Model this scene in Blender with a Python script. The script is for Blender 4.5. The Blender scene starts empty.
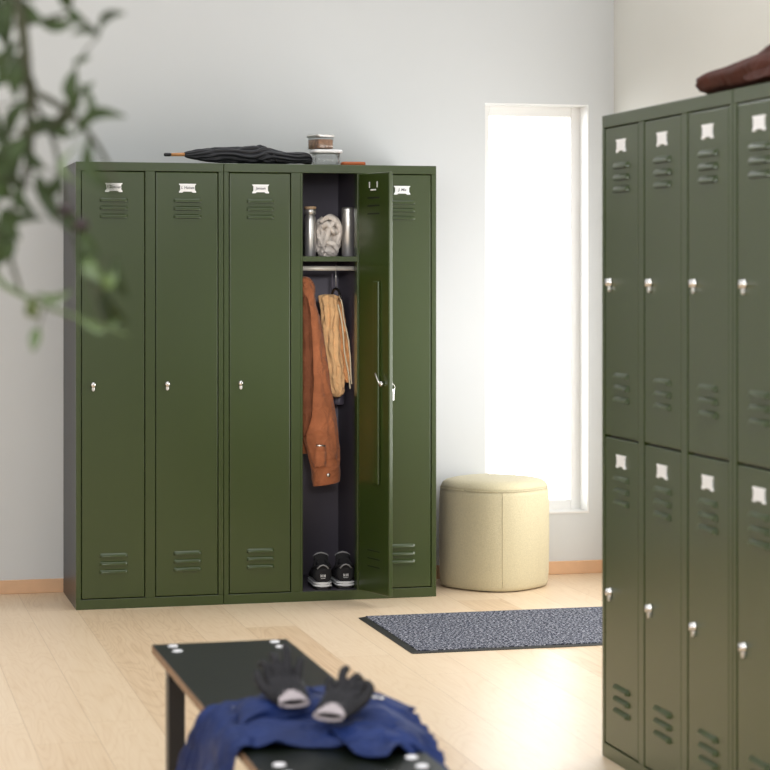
import bpy, bmesh, math, random
from mathutils import Vector, Matrix, noise
random.seed(7)
S = bpy.context.scene
COL = S.collection
PI = math.pi

# ------------------------------------------------------------------ materials
def lin(c):
    return tuple((v/255/12.92 if v/255 <= .04045 else ((v/255+.055)/1.055)**2.4) for v in c)

def mat(name, rgb, rough=.5, metal=0, spec=.5, bump=0, bscale=200, var=0, vscale=5, coat=0, sheen=0, crease=0, cscale=14):
    m = bpy.data.materials.new(name); m.use_nodes = True
    n = m.node_tree.nodes; l = m.node_tree.links; b = n['Principled BSDF']
    col = (*lin(rgb), 1)
    b.inputs['Base Color'].default_value = col
    b.inputs['Roughness'].default_value = rough
    b.inputs['Metallic'].default_value = metal
    b.inputs['Specular IOR Level'].default_value = spec
    b.inputs['Coat Weight'].default_value = coat; b.inputs['Coat Roughness'].default_value = .2
    b.inputs['Sheen Weight'].default_value = sheen
    tc = n.new('ShaderNodeTexCoord')
    if var:
        t = n.new('ShaderNodeTexNoise'); t.inputs['Scale'].default_value = vscale; t.inputs['Detail'].default_value = 4
        l.new(tc.outputs['Object'], t.inputs['Vector'])
        r = n.new('ShaderNodeValToRGB')
        r.color_ramp.elements[0].position = .3; r.color_ramp.elements[1].position = .7
        r.color_ramp.elements[0].color = (*[v*(1-var) for v in col[:3]], 1)
        r.color_ramp.elements[1].color = (*[min(1, v*(1+var)) for v in col[:3]], 1)
        l.new(t.outputs['Fac'], r.inputs['Fac']); l.new(r.outputs['Color'], b.inputs['Base Color'])
    if bump:
        t = n.new('ShaderNodeTexNoise'); t.inputs['Scale'].default_value = bscale; t.inputs['Detail'].default_value = 3
        l.new(tc.outputs['Object'], t.inputs['Vector'])
        bp = n.new('ShaderNodeBump'); bp.inputs['Strength'].default_value = bump; bp.inputs['Distance'].default_value = .002
        l.new(t.outputs['Fac'], bp.inputs['Height']); l.new(bp.outputs['Normal'], b.inputs['Normal'])
    if crease:
        t2 = n.new('ShaderNodeTexNoise'); t2.inputs['Scale'].default_value = cscale; t2.inputs['Detail'].default_value = 2; t2.inputs['Distortion'].default_value = 1.2
        l.new(tc.outputs['Object'], t2.inputs['Vector'])
        b2 = n.new('ShaderNodeBump'); b2.inputs['Strength'].default_value = crease; b2.inputs['Distance'].default_value = .02
        l.new(t2.outputs['Fac'], b2.inputs['Height']); l.new(b2.outputs['Normal'], bp.inputs['Normal'] if bump else b.inputs['Normal'])
    return m

M = {}
M['green'] = mat('green_powder_coat', (51, 65, 24), .30, 0, .45, .05, 900, 0, 5, .42)
M['body'] = mat('anthracite_powder_coat', (32, 32, 33), .34, 0, .3, .05, 900)
M['inner'] = mat('dark_grey_lining', (90, 84, 95), .5)
M['dark'] = mat('dark_gap', (18, 20, 12), .7)
M['steel'] = mat('brushed_steel', (222, 220, 216), .32, .85)
M['chrome'] = mat('chrome', (225, 222, 218), .12, 1)
M['card'] = mat('white_card', (244, 244, 244), .5)
M['holder'] = mat('white_holder', (250, 250, 250), .35, 0)
M['ink'] = mat('grey_ink', (92, 90, 98), .6)
M['wall'] = mat('pale_grey_paint', (216, 218, 218), .75, 0, .3, .05, 400, .012, 1.5)
M['wall2'] = mat('warm_light_wall_grey', (228, 226, 218), .75, 0, .3, .05, 400, .012, 1.5)  # right wall copy of the wall grey, warmer light mixed into its colour
M['white'] = mat('white_window_paint', (236, 235, 232), .45)
M['lining'] = mat('lit_reveal_white', (252, 252, 250), .5)  # whiter colour that gives the window reveal its lit look
M['base'] = mat('oak_baseboard', (226, 184, 146), .5, 0, .4, 0, 0, .08, 9)
M['bench'] = mat('black_green_laminate', (12, 18, 12), .42, 0, .18, .03, 500)
M['ply'] = mat('birch_ply_edge', (140, 112, 88), .6, 0, .3, 0, 0, .2, 40)
M['black'] = mat('black_metal', (22, 20, 20), .4)
M['bolt'] = mat('bolt_cap', (232, 230, 232), .3, 0)
M['blackcloth'] = mat('black_nylon', (30, 31, 36), .5, 0, .5, .3, 300, .1, 30, 0, .0)
M['wood'] = mat('honey_wood', (196, 138, 82), .4, 0, .5, 0, 0, .1, 60)
M['bottlewood'] = mat('pale_wood_lid', (190, 160, 128), .5)
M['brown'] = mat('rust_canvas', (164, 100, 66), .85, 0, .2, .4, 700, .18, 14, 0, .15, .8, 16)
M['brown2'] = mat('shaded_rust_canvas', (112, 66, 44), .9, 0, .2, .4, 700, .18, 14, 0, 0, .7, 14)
M['tan'] = mat('tan_canvas', (240, 192, 138), .85, 0, .2, .4, 500, .10, 24, 0, .1, .45, 26)
M['tan2'] = mat('ochre_canvas', (226, 164, 110), .85, 0, .2, .4, 500, .2, 30, 0, 0, .5, 26)
M['cord'] = mat('cream_cord', (226, 212, 180), .8)
M['scarf'] = mat('greige_cloth', (236, 226, 216), .85, 0, .2, .4, 500, .1, 30, 0, 0, .5, 30)
M['navy'] = mat('navy_cotton', (20, 40, 90), .62, 0, .35, .4, 500, .30, 9, 0, .0, 1., 9)  # tone noise paints the shade of creases into the colour
M['glove'] = mat('dark_grey_knit', (36, 35, 38), .7, 0, .3, .6, 500, .3, 30, 0, 0, .5, 40)
M['cuff'] = mat('pale_grey_knit', (176, 166, 168), .85, 0, .3, .7, 600)
M['rust'] = mat('dark_rust_cloth', (74, 35, 23), .75, 0, .3, .5, 400, .25, 14, 0, .0, .5, 14)
M['shoe'] = mat('black_mesh_fabric', (28, 27, 30), .7, 0, .4, .6, 800, .2, 60)
M['shoegrey'] = mat('grey_shoe_trim', (150, 150, 152), .5)
M['sole'] = mat('white_rubber', (225, 225, 226), .5)
M['orange'] = mat('orange_leather', (190, 98, 46), .5)
M['nuts'] = mat('mixed_nuts', (150, 112, 84), .7, 0, .4, .8, 120, .5, 90)
M['leaf'] = mat('leaf_green', (34, 47, 12), .6, 0, .25, 0, 0, .4, 14)
M['leaf2'] = mat('pale_leaf_green', (62, 80, 34), .5, 0, .5, 0, 0, .3, 14)
M['stem'] = mat('green_brown_stem', (40, 42, 18), .6, 0, .4, 0, 0, .3, 20)
M['rail'] = mat('satin_rail', (222, 218, 206), .4, .2)
M['bud'] = mat('dark_red_bud', (30, 14, 15), .6)
M['soil'] = mat('dark_soil', (48, 38, 30), .9, 0, .2, 1, 90, .3, 60)
M['pot'] = mat('grey_ceramic', (150, 148, 144), .5)
M['slip'] = mat('black_rubber', (44, 45, 42), .6, 0, .4)

def glassy(name, tint, f=.18):
    m = bpy.data.materials.new(name); m.use_nodes = True
    n = m.node_tree.nodes; l = m.node_tree.links; n.clear()
    o = n.new('ShaderNodeOutputMaterial'); mx = n.new('ShaderNodeMixShader')
    t = n.new('ShaderNodeBsdfTransparent'); t.inputs['Color'].default_value = (*tint, 1)
    g = n.new('ShaderNodeBsdfGlossy'); g.inputs['Roughness'].default_value = .05
    lw = n.new('ShaderNodeLayerWeight'); lw.inputs['Blend'].default_value = .5
    fr = n.new('ShaderNodeMath'); fr.operation = 'POWER'; fr.inputs[1].default_value = 4; l.new(lw.outputs['Facing'], fr.inputs[0])
    ad = n.new('ShaderNodeMath'); ad.operation = 'ADD'; ad.inputs[1].default_value = f; ad.use_clamp = True
    l.new(fr.outputs[0], ad.inputs[0]); l.new(ad.outputs[0], mx.inputs[0])
    l.new(t.outputs[0], mx.inputs[1]); l.new(g.outputs[0], mx.inputs[2]); l.new(mx.outputs[0], o.inputs['Surface'])
    return m
M['glass'] = glassy('clear_glass', (.985, .99, .99), .06)
M['pane'] = glassy('window_glass', (1, 1, 1), .0)

def floor_mat():
    m = bpy.data.materials.new('oak_planks'); m.use_nodes = True
    n = m.node_tree.nodes; l = m.node_tree.links; b = n['Principled BSDF']
    tc = n.new('ShaderNodeTexCoord'); sp = n.new('ShaderNodeSeparateXYZ'); l.new(tc.outputs['Object'], sp.inputs[0])
    def math_(op, a, c=None):
        k = n.new('ShaderNodeMath'); k.operation = op
        for i, v in enumerate((a, c)):
            if v is None: continue
            if isinstance(v, (int, float)): k.inputs[i].default_value = v
            else: l.new(v, k.inputs[i])
        return k.outputs[0]
    W, L = .194, 2.2
    px = math_('DIVIDE', math_('ADD', sp.outputs['X'], 20*W-1.32), W)
    row = math_('FLOOR', px); fx = math_('SUBTRACT', px, row)
    rn = n.new('ShaderNodeTexWhiteNoise'); rn.noise_dimensions = '1D'; l.new(row, rn.inputs['W'])
    py = math_('ADD', math_('DIVIDE', sp.outputs['Y'], L), math_('MULTIPLY', rn.outputs['Value'], 7.3))
    col = math_('FLOOR', py); fy = math_('SUBTRACT', py, col)
    cid = n.new('ShaderNodeCombineXYZ'); l.new(row, cid.inputs[0]); l.new(col, cid.inputs[1])
    wn = n.new('ShaderNodeTexWhiteNoise'); wn.noise_dimensions = '3D'; l.new(cid.outputs[0], wn.inputs['Vector'])
    # grain coordinates, shifted per plank
    cv = n.new('ShaderNodeCombineXYZ')
    l.new(math_('ADD', math_('MULTIPLY', sp.outputs['X'], 9.), math_('MULTIPLY', wn.outputs['Value'], 31.)), cv.inputs[0])
    l.new(math_('MULTIPLY', sp.outputs['Y'], 1.2), cv.inputs[1])
    l.new(math_('MULTIPLY', wn.outputs['Value'], 17.), cv.inputs[2])
    n1 = n.new('ShaderNodeTexNoise'); n1.inputs['Scale'].default_value = .9; n1.inputs['Detail'].default_value = 2; n1.inputs['Distortion'].default_value = .6
    l.new(cv.outputs[0], n1.inputs['Vector'])
    ring = math_('FRACT', math_('MULTIPLY', n1.outputs['Fac'], 14.))
    ring = math_('ABSOLUTE', math_('SUBTRACT', ring, .5))
    ring = math_('POWER', math_('MULTIPLY', ring, 2.), 3.)
    cv2 = n.new('ShaderNodeVectorMath'); cv2.operation = 'MULTIPLY'; cv2.inputs[1].default_value = (14, 3, 1); l.new(cv.outputs[0], cv2.inputs[0])
    n2 = n.new('ShaderNodeTexNoise'); n2.inputs['Scale'].default_value = 1.; n2.inputs['Detail'].default_value = 5; l.new(cv2.outputs[0], n2.inputs['Vector'])
    r = n.new('ShaderNodeValToRGB'); e = r.color_ramp.elements
    e[0].position = 0; e[0].color = (*lin((186, 152, 116)), 1)
    e[1].position = 1; e[1].color = (*lin((232, 212, 184)), 1)
    k = e.new(.45); k.color = (*lin((216, 190, 158)), 1)
    f1 = math_('ADD', math_('MULTIPLY', wn.outputs['Value'], .42), .38)
    f2 = math_('SUBTRACT', f1, math_('MULTIPLY', ring, .17))
    f3 = math_('ADD', f2, math_('MULTIPLY', math_('SUBTRACT', n2.outputs['Fac'], .5), .45))
    l.new(f3, r.inputs['Fac'])
    ex = math_('MULTIPLY', math_('MINIMUM', fx, math_('SUBTRACT', 1., fx)), W)
    ey = math_('MULTIPLY', math_('MINIMUM', fy, math_('SUBTRACT', 1., fy)), L)
    seam = math_('LESS_THAN', math_('MINIMUM', ex, ey), .0016)
    mx = n.new('ShaderNodeMix'); mx.data_type = 'RGBA'; l.new(math_('MULTIPLY', seam, .3), mx.inputs['Factor'])
    l.new(r.outputs['Color'], mx.inputs['A']); mx.inputs['B'].default_value = (*lin((150, 118, 86)), 1)
    l.new(mx.outputs['Result'], b.inputs['Base Color'])
    b.inputs['Roughness'].default_value = .36; b.inputs['Specular IOR Level'].default_value = .45
    bp = n.new('ShaderNodeBump'); bp.inputs['Strength'].default_value = .15; bp.inputs['Distance'].default_value = .002
    l.new(n2.outputs['Fac'], bp.inputs['Height']); l.new(bp.outputs['Normal'], b.inputs['Normal'])
    return m

def speckle_mat():
    m = bpy.data.materials.new('grey_loop_carpet'); m.use_nodes = True
    n = m.node_tree.nodes; l = m.node_tree.links; b = n['Principled BSDF']
    tc = n.new('ShaderNodeTexCoord')
    t = n.new('ShaderNodeTexNoise'); t.inputs['Scale'].default_value = 95; t.inputs['Detail'].default_value = 3; t.inputs['Roughness'].default_value = .8
    l.new(tc.outputs['Object'], t.inputs['Vector'])
    r = n.new('ShaderNodeValToRGB'); e = r.color_ramp.elements
    e[0].position = .41; e[0].color = (*lin((24, 27, 36)), 1)
    e[1].position = .64; e[1].color = (*lin((188, 188, 194)), 1)
    k = e.new(.5); k.color = (*lin((66, 70, 84)), 1)
    l.new(t.outputs['Fac'], r.inputs['Fac']); l.new(r.outputs['Color'], b.inputs['Base Color'])
    b.inputs['Roughness'].default_value = .95; b.inputs['Specular IOR Level'].default_value = .1
    bp = n.new('ShaderNodeBump'); bp.inputs['Strength'].default_value = .8; bp.inputs['Distance'].default_value = .004
    l.new(t.outputs['Fac'], bp.inputs['Height']); l.new(bp.outputs['Normal'], b.inputs['Normal'])
    return m
M['floor'] = floor_mat(); M['mat'] = speckle_mat()
M['pouf'] = mat('sand_wool_felt', (200, 190, 158), .95, 0, .15, .8, 260, .07, 160, 0, .2)

# ------------------------------------------------------------------ mesh builder
class MB:
    def __init__(s): s.bm = bmesh.new(); s.mats = []
    def mi(s, m):
        if m not in s.mats: s.mats.append(m)
        return s.mats.index(m)
    def box(s, x0, y0, z0, x1, y1, z1, m):
        i = s.mi(m); v = [s.bm.verts.new((x, y, z)) for x in (x0, x1) for y in (y0, y1) for z in (z0, z1)]
        for f in ((0, 1, 3, 2), (4, 6, 7, 5), (0, 4, 5, 1), (2, 3, 7, 6), (0, 2, 6, 4), (1, 5, 7, 3)):
            k = s.bm.faces.new([v[j] for j in f]); k.material_index = i
        return s
    def rings(s, rings, m, cap=True, smooth=True, closed=True):
        i = s.mi(m); vs = [[s.bm.verts.new(p) for p in r] for r in rings]; N = len(rings[0])
        for a, b in zip(vs[:-1], vs[1:]):
            for j in range(N if closed else N-1):
                f = s.bm.faces.new((a[j], a[(j+1) % N], b[(j+1) % N], b[j])); f.material_index = i; f.smooth = smooth
        if cap and closed:
            for r in (vs[0][::-1], vs[-1]):
                f = s.bm.faces.new(r); f.material_index = i
        return s
    def lathe(s, prof, m, c=(0, 0, 0), axis='Z', n=24, smooth=True):
        R = []
        for r, h in prof:
            r = max(r, 1e-5); ring = []
            for k in range(n):
                a = 2*PI*k/n; u, v = r*math.cos(a), r*math.sin(a)
                p = (u, v, h) if axis == 'Z' else ((h, u, v) if axis == 'X' else (v, h, u))
                ring.append((c[0]+p[0], c[1]+p[1], c[2]+p[2]))
            R.append(ring)
        return s.rings(R, m, True, smooth)
    def tube(s, pts, rad, m, n=8, smooth=True):
        pts = [Vector(p) for p in pts]; R = []
        if not hasattr(rad, '__len__'): rad = [rad]*len(pts)
        up = Vector((0, 0, 1))
        t0 = (pts[1]-pts[0]).normalized()
        if abs(t0.dot(up)) > .9: up = Vector((1, 0, 0))
        for k, p in enumerate(pts):
            t = (pts[min(k+1, len(pts)-1)]-pts[max(k-1, 0)]).normalized()
            a = t.cross(up).normalized(); b = a.cross(t).normalized(); up = b
            R.append([p+(a*math.cos(2*PI*j/n)+b*math.sin(2*PI*j/n))*rad[k] for j in range(n)])
        return s.rings(R, m, True, smooth)
    def prism(s, poly, y0, y1, m):           # polygon in XZ, extruded along Y
        i = s.mi(m); a = [s.bm.verts.new((x, y0, z)) for x, z in poly]; b = [s.bm.verts.new((x, y1, z)) for x, z in poly]; N = len(poly)
        for f in (a, b[::-1]): s.bm.faces.new(f).material_index = i
        for j in range(N): s.bm.faces.new((a[j], b[j], b[(j+1) % N], a[(j+1) % N])).material_index = i
        return s
    def obj(s, name, parent=None, bevel=0, seg=2, sub=0, solid=0, loc=None, remesh=0, smooth_all=False, bake=False):
        bmesh.ops.recalc_face_normals(s.bm, faces=s.bm.faces)
        if smooth_all:
            for f in s.bm.faces: f.smooth = True
        me = bpy.data.meshes.new(name); s.bm.to_mesh(me); s.bm.free()
        for m in s.mats: me.materials.append(M[m])
        o = bpy.data.objects.new(name, me); COL.objects.link(o)
        if parent: o.parent = parent
        if loc: o.location = loc
        if remesh:
            k = o.modifiers.new('r', 'REMESH'); k.mode = 'VOXEL'; k.voxel_size = remesh; k.use_smooth_shade = True
            k = o.modifiers.new('s', 'SMOOTH'); k.iterations = 3; k.factor = .5
        if solid:
            k = o.modifiers.new('s', 'SOLIDIFY'); k.thickness = solid; k.offset = 0
        if sub:
            k = o.modifiers.new('u', 'SUBSURF'); k.levels = sub; k.render_levels = sub
        if bevel:
            k = o.modifiers.new('b', 'BEVEL'); k.width = bevel; k.segments = seg; k.limit_method = 'ANGLE'; k.angle_limit = .6
            k.harden_normals = False
        return o

def tag(o, label=None, cat=None, group=None, kind=None):
    if label: o['label'] = label
    if cat: o['category'] = cat
    if group: o['group'] = group
    if kind: o['kind'] = kind
    return o
def thing(name, loc, label, cat, group=None, rz=0):
    o = bpy.data.objects.new(name, None); COL.objects.link(o); o.empty_display_size = .05
    o.location = loc; o.rotation_euler = (0, 0, rz)
    return tag(o, label, cat, group)

def catmull(P, t):
    n = len(P)-1; x = min(max(t, 0), 1)*n; i = min(int(x), n-1); u = x-i
    p0, p1, p2, p3 = P[max(i-1, 0)], P[i], P[i+1], P[min(i+2, n)]
    return ((p1*2)+(p2-p0)*u+(p0*2-p1*5+p2*4-p3)*u*u+(p1*3-p0-p2*3+p3)*u*u*u)*.5

def patch(mb, grid, m, nu=60, nv=60, amp=.004, freq=(8, 3), seed=0, amp2=0, freq2=40, edge=0):
    """smooth cloth surface through a grid of points; folds displaced along the normal"""
    G = [[Vector(p) for p in row] for row in grid]; i = mb.mi(m); V = []
    def pos(u, v): return catmull([catmull(row, u) for row in G], v)
    for b in range(nv+1):
        row = []
        for a in range(nu+1):
            u, v = a/nu, b/nv; p = pos(u, v); e = .01
            du = pos(min(u+e, 1), v)-pos(max(u-e, 0), v); dv = pos(u, min(v+e, 1))-pos(u, max(v-e, 0))
            nn = du.cross(dv)
            nn = nn.normalized() if nn.length > 1e-9 else Vector((0, 0, 1))
            if nn.z < 0: nn = -nn
            w = noise.noise((u*freq[0]+seed, v*freq[1]-seed, seed*1.7)); w = (1-abs(w)*2.4)
            w2 = noise.noise((p.x*freq2+seed, p.y*freq2, p.z*freq2))
            ee = edge*noise.noise((u*5+seed, v*5, 9.1))*(1 if a in (0, nu) or b in (0, nv) else 0)
            row.append(mb.bm.verts.new(p+nn*(w*amp+w2*amp2)+dv.normalized()*ee if dv.length > 1e-9 else p))
        V.append(row)
    for b in range(nv):
        for a in range(nu):
            f = mb.bm.faces.new((V[b][a], V[b][a+1], V[b+1][a+1], V[b+1][a])); f.material_index = i; f.smooth = True

def loft(mb, secs, m, n=40, k=50, amp=.1, fr=(3, 6), seed=0, power=1., sharp=1, pleat=0, pn=7, tw=4):
    """secs: (centre, half width vector, half depth vector) ; soft folds"""
    C = [Vector(s[0]) for s in secs]; A = [Vector(s[1]) for s in secs]; B = [Vector(s[2]) for s in secs]; R = []
    for q in range(k+1):
        t = q/k; c, a, b = catmull(C, t), catmull(A, t), catmull(B, t); ring = []
        for j in range(n):
            th = 2*PI*j/n; cs, sn = math.cos(th), math.sin(th)
            w = noise.noise((cs*fr[0]/2+seed, sn*fr[0]/2, t*fr[1]+seed)); w = (1-2.2*abs(w)) if sharp else w
            w2 = noise.noise((cs*fr[0]+seed+5, sn*fr[0], t*fr[1]*2.3))
            g = 1+amp*w+amp*.5*w2+pleat*(abs(math.sin(.5*pn*(th+tw*t+.8*noise.noise((t*5, seed, 1)))))-.6)
            ring.append(c+(a*math.copysign(abs(cs)**power, cs)+b*math.copysign(abs(sn)**power, sn))*g)
        R.append(ring)
    mb.rings(R, m)

def text_into(mb, body, size, fn, m, shear=.2):
    cu = bpy.data.curves.new('t', 'FONT'); cu.body = body; cu.size = size; cu.shear = shear; cu.align_x = 'CENTER'; cu.align_y = 'CENTER'; cu.offset = size*.012
    o = bpy.data.objects.new('t', cu); COL.objects.link(o)
    me = bpy.data.meshes.new_from_object(o.evaluated_get(bpy.context.evaluated_depsgraph_get()))
    bpy.data.objects.remove(o)
    i = mb.mi(m); vs = [mb.bm.verts.new(fn(v.co)) for v in me.vertices]
    for p in me.polygons:
        try: mb.bm.faces.new([vs[j] for j in p.vertices]).material_index = i
        except ValueError: pass
    bpy.data.meshes.remove(me)

# ------------------------------------------------------------------ room
WY = 9.25; RX = 3.418
wx0, wx1, wz0, wz1 = 2.806, 3.296, .272, 2.12
def struct(o): o['kind'] = 'structure'; return o
b = MB(); b.box(-2.2, -.6, -.1, RX, WY, 0, 'floor'); struct(b.obj('floor'))
b = MB()
b.box(-2.2, WY, 0, wx0, WY+.22, 3, 'wall'); b.box(wx1, WY, 0, RX+.15, WY+.22, 3, 'wall')
b.box(wx0, WY, 0, wx1, WY+.22, wz0, 'wall'); b.box(wx0, WY, wz1, wx1, WY+.22, 3, 'wall')
struct(b.obj('wall_back'))
vy0, vy1 = 6.3, 8.85   # unseen opening in the right wall, added to frame the side lamp
b = MB()
b.box(RX, vy1, 0, RX+.2, WY, 3, 'wall2'); b.box(RX, 2.2, 0, RX+.2, vy0, 3, 'wall2')
b.box(RX, vy0, 0, RX+.2, vy1, .35, 'wall2'); b.box(RX, vy0, 1.75, RX+.2, vy1, 3, 'wall2')
struct(b.obj('wall_right'))
b = MB(); b.box(-2.35, -.6, 0, -2.2, WY, 3, 'wall'); struct(b.obj('added_wall_left'))  # unseen wall, added to block light from the left
b = MB(); b.box(-2.2, WY-.014, 0, 3.404, WY, .058, 'base'); struct(b.obj('baseboard_back', bevel=.003))
b = MB(); b.box(RX-.014, 2.2, 0, RX, WY-.014, .058, 'base'); struct(b.obj('baseboard_right', bevel=.003))

w = bpy.data.objects.new('window_1', None); COL.objects.link(w); w['kind'] = 'structure'; w.location = (wx0, WY, wz0)
fw, rd = .05, .10; Wd, Hd = wx1-wx0, wz1-wz0
b = MB(); e = .002
b.box(e, rd, e, fw, rd+.06, Hd-e, 'white'); b.box(Wd-fw, rd, e, Wd-e, rd+.06, Hd-e, 'white')
b.box(fw, rd, e, Wd-fw, rd+.06, fw, 'white'); b.box(fw, rd, Hd-fw, Wd-fw, rd+.06, Hd-e, 'white')
b.obj('window_frame', w, bevel=.003)
b = MB(); b.box(fw, rd+.03, fw, Wd-fw, rd+.036, Hd-fw, 'pane'); b.obj('window_pane', w)
b = MB(); b.box(-.0, -.004, .0005, Wd, rd, .008, 'white'); b.obj('window_sill', w)
b = MB(); b.box(Wd-.006, -.001, .0085, Wd-.0005, rd, Hd-.0065, 'lining'); b.box(.0, -.001, Hd-.006, Wd-.0005, rd, Hd-.0005, 'lining'); b.obj('lit_reveal_slab', w)  # slabs added over the reveal, coloured brighter so it looks lit

w = bpy.data.objects.new('added_window_2', None); COL.objects.link(w); w['kind'] = 'structure'; w.location = (RX, vy0, .35)  # made-up window around the side lamp
b = MB(); Hh = 1.4; D = vy1-vy0
b.box(.06, e, e, .12, .05, Hh-e, 'white'); b.box(.06, D-.05, e, .12, D-e, Hh-e, 'white')
b.box(.06, .05, e, .12, D-.05, .05, 'white'); b.box(.06, .05, Hh-.05, .12, D-.05, Hh-e, 'white')
b.obj('window_frame', w, bevel=.003)
b = MB(); b.box(.09, .05, .05, .094, D-.05, Hh-.05, 'pane'); b.obj('window_pane', w)

# ------------------------------------------------------------------ lockers
MOD = .3007
def louvers(mb, cx, cz, y, w=.114, pitch=.0326, h=.018, d=.0095):
    for k in (-1, 0, 1):
        z = cz-k*pitch
        us = [-w/2, -w/2+.004, -w/2+.011, w/2-.011, w/2-.004, w/2]; sc = [0, .75, 1, 1, .75, 0]
        i = mb.mi('green'); j = mb.mi('dark'); rows = []
        for u, s_ in zip(us, sc):
            zo = (1-s_)*.004
            rows.append([mb.bm.verts.new((cx+u, y-d*s_*q, z+v)) for v, q in ((h/2-zo, 0), (h*.2, .75), (-h*.15, 1), (-h*.42, 1.), (-h/2+zo, 0))])
        for a, c in zip(rows[:-1], rows[1:]):
            for q in range(4):
                try: f = mb.bm.faces.new((a[q], c[q], c[q+1], a[q+1])); f.material_index = j if q == 3 else i; f.smooth = q < 2  # underside faces coloured dark for the shade in the slot
                except ValueError: pass

def bow(w, h):
    return [(-.5*w, .5*h), (.5*w, .5*h), (.5*w, .42*h), (.43*w, .3*h), (.43*w, -.2*h), (.5*w, -.38*h), (.5*w, -.5*h), (.3*w, -.5*h), (.24*w, -.38*h),
            (-.24*w, -.38*h), (-.3*w, -.5*h), (-.5*w, -.5*h), (-.5*w, -.38*h), (-.43*w, -.2*h), (-.43*w, .3*h), (-.5*w, .42*h)]

def lock(parent, x, z, name='lock', key=False, y=0):
    b = MB()
    b.lathe([(.0125, 0), (.0125, -.004), (.0105, -.006), (.0105, -.012), (.009, -.016), (.0015, -.0175)], 'chrome', (x, y, z), 'Y', 20)
    b.box(x-.0008, y-.0182, z-.004, x+.0008, y-.0155, z+.004, 'dark')
    o = b.obj(name, parent, smooth_all=False)
    b = MB(); b.prism([(x-.006, z-.010), (x+.006, z-.010), (x+.006, z-.021), (x+.003, z-.026), (x-.003, z-.026), (x-.006, z-.021)], y-.009, y, 'steel')
    b.obj('lock_hasp', parent, bevel=.002)
    return o

def door(unit, hx, z0, z1, w, lz, text=None, upper_lv=(None), lower_lv=None, label_z=None, open_=0):
    """door hinged at its right edge hx (unit space)"""
    t = .018
    b = MB(); b.box(-w, 0, z0, 0, t, z1, 'green')
    d = b.obj('door', unit, bevel=.004, seg=3, loc=(hx, .001, 0)); d.rotation_euler = (0, 0, open_)
    cx = -w/2
    for cz in (upper_lv, lower_lv):
        b = MB(); louvers(b, cx+.002, cz, -.0003); b.obj('vent', d)
    lw, lh = .07, .036
    b = MB(); b.prism([(cx+.002+p, label_z+q) for p, q in bow(lw, lh)], -.004, -.0005, 'holder')
    b.box(cx+.002-lw*.38, -.0046, label_z-lh*.24, cx+.002+lw*.38, -.004, label_z+lh*.36, 'card')
    if text:
        text_into(b, text, .0155, lambda c: (cx+.002+c.x, -.0052, label_z+.002+c.y), 'ink')
    b.obj('label_holder', d)
    lock(d, -w+.046, lz)
    return d

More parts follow.
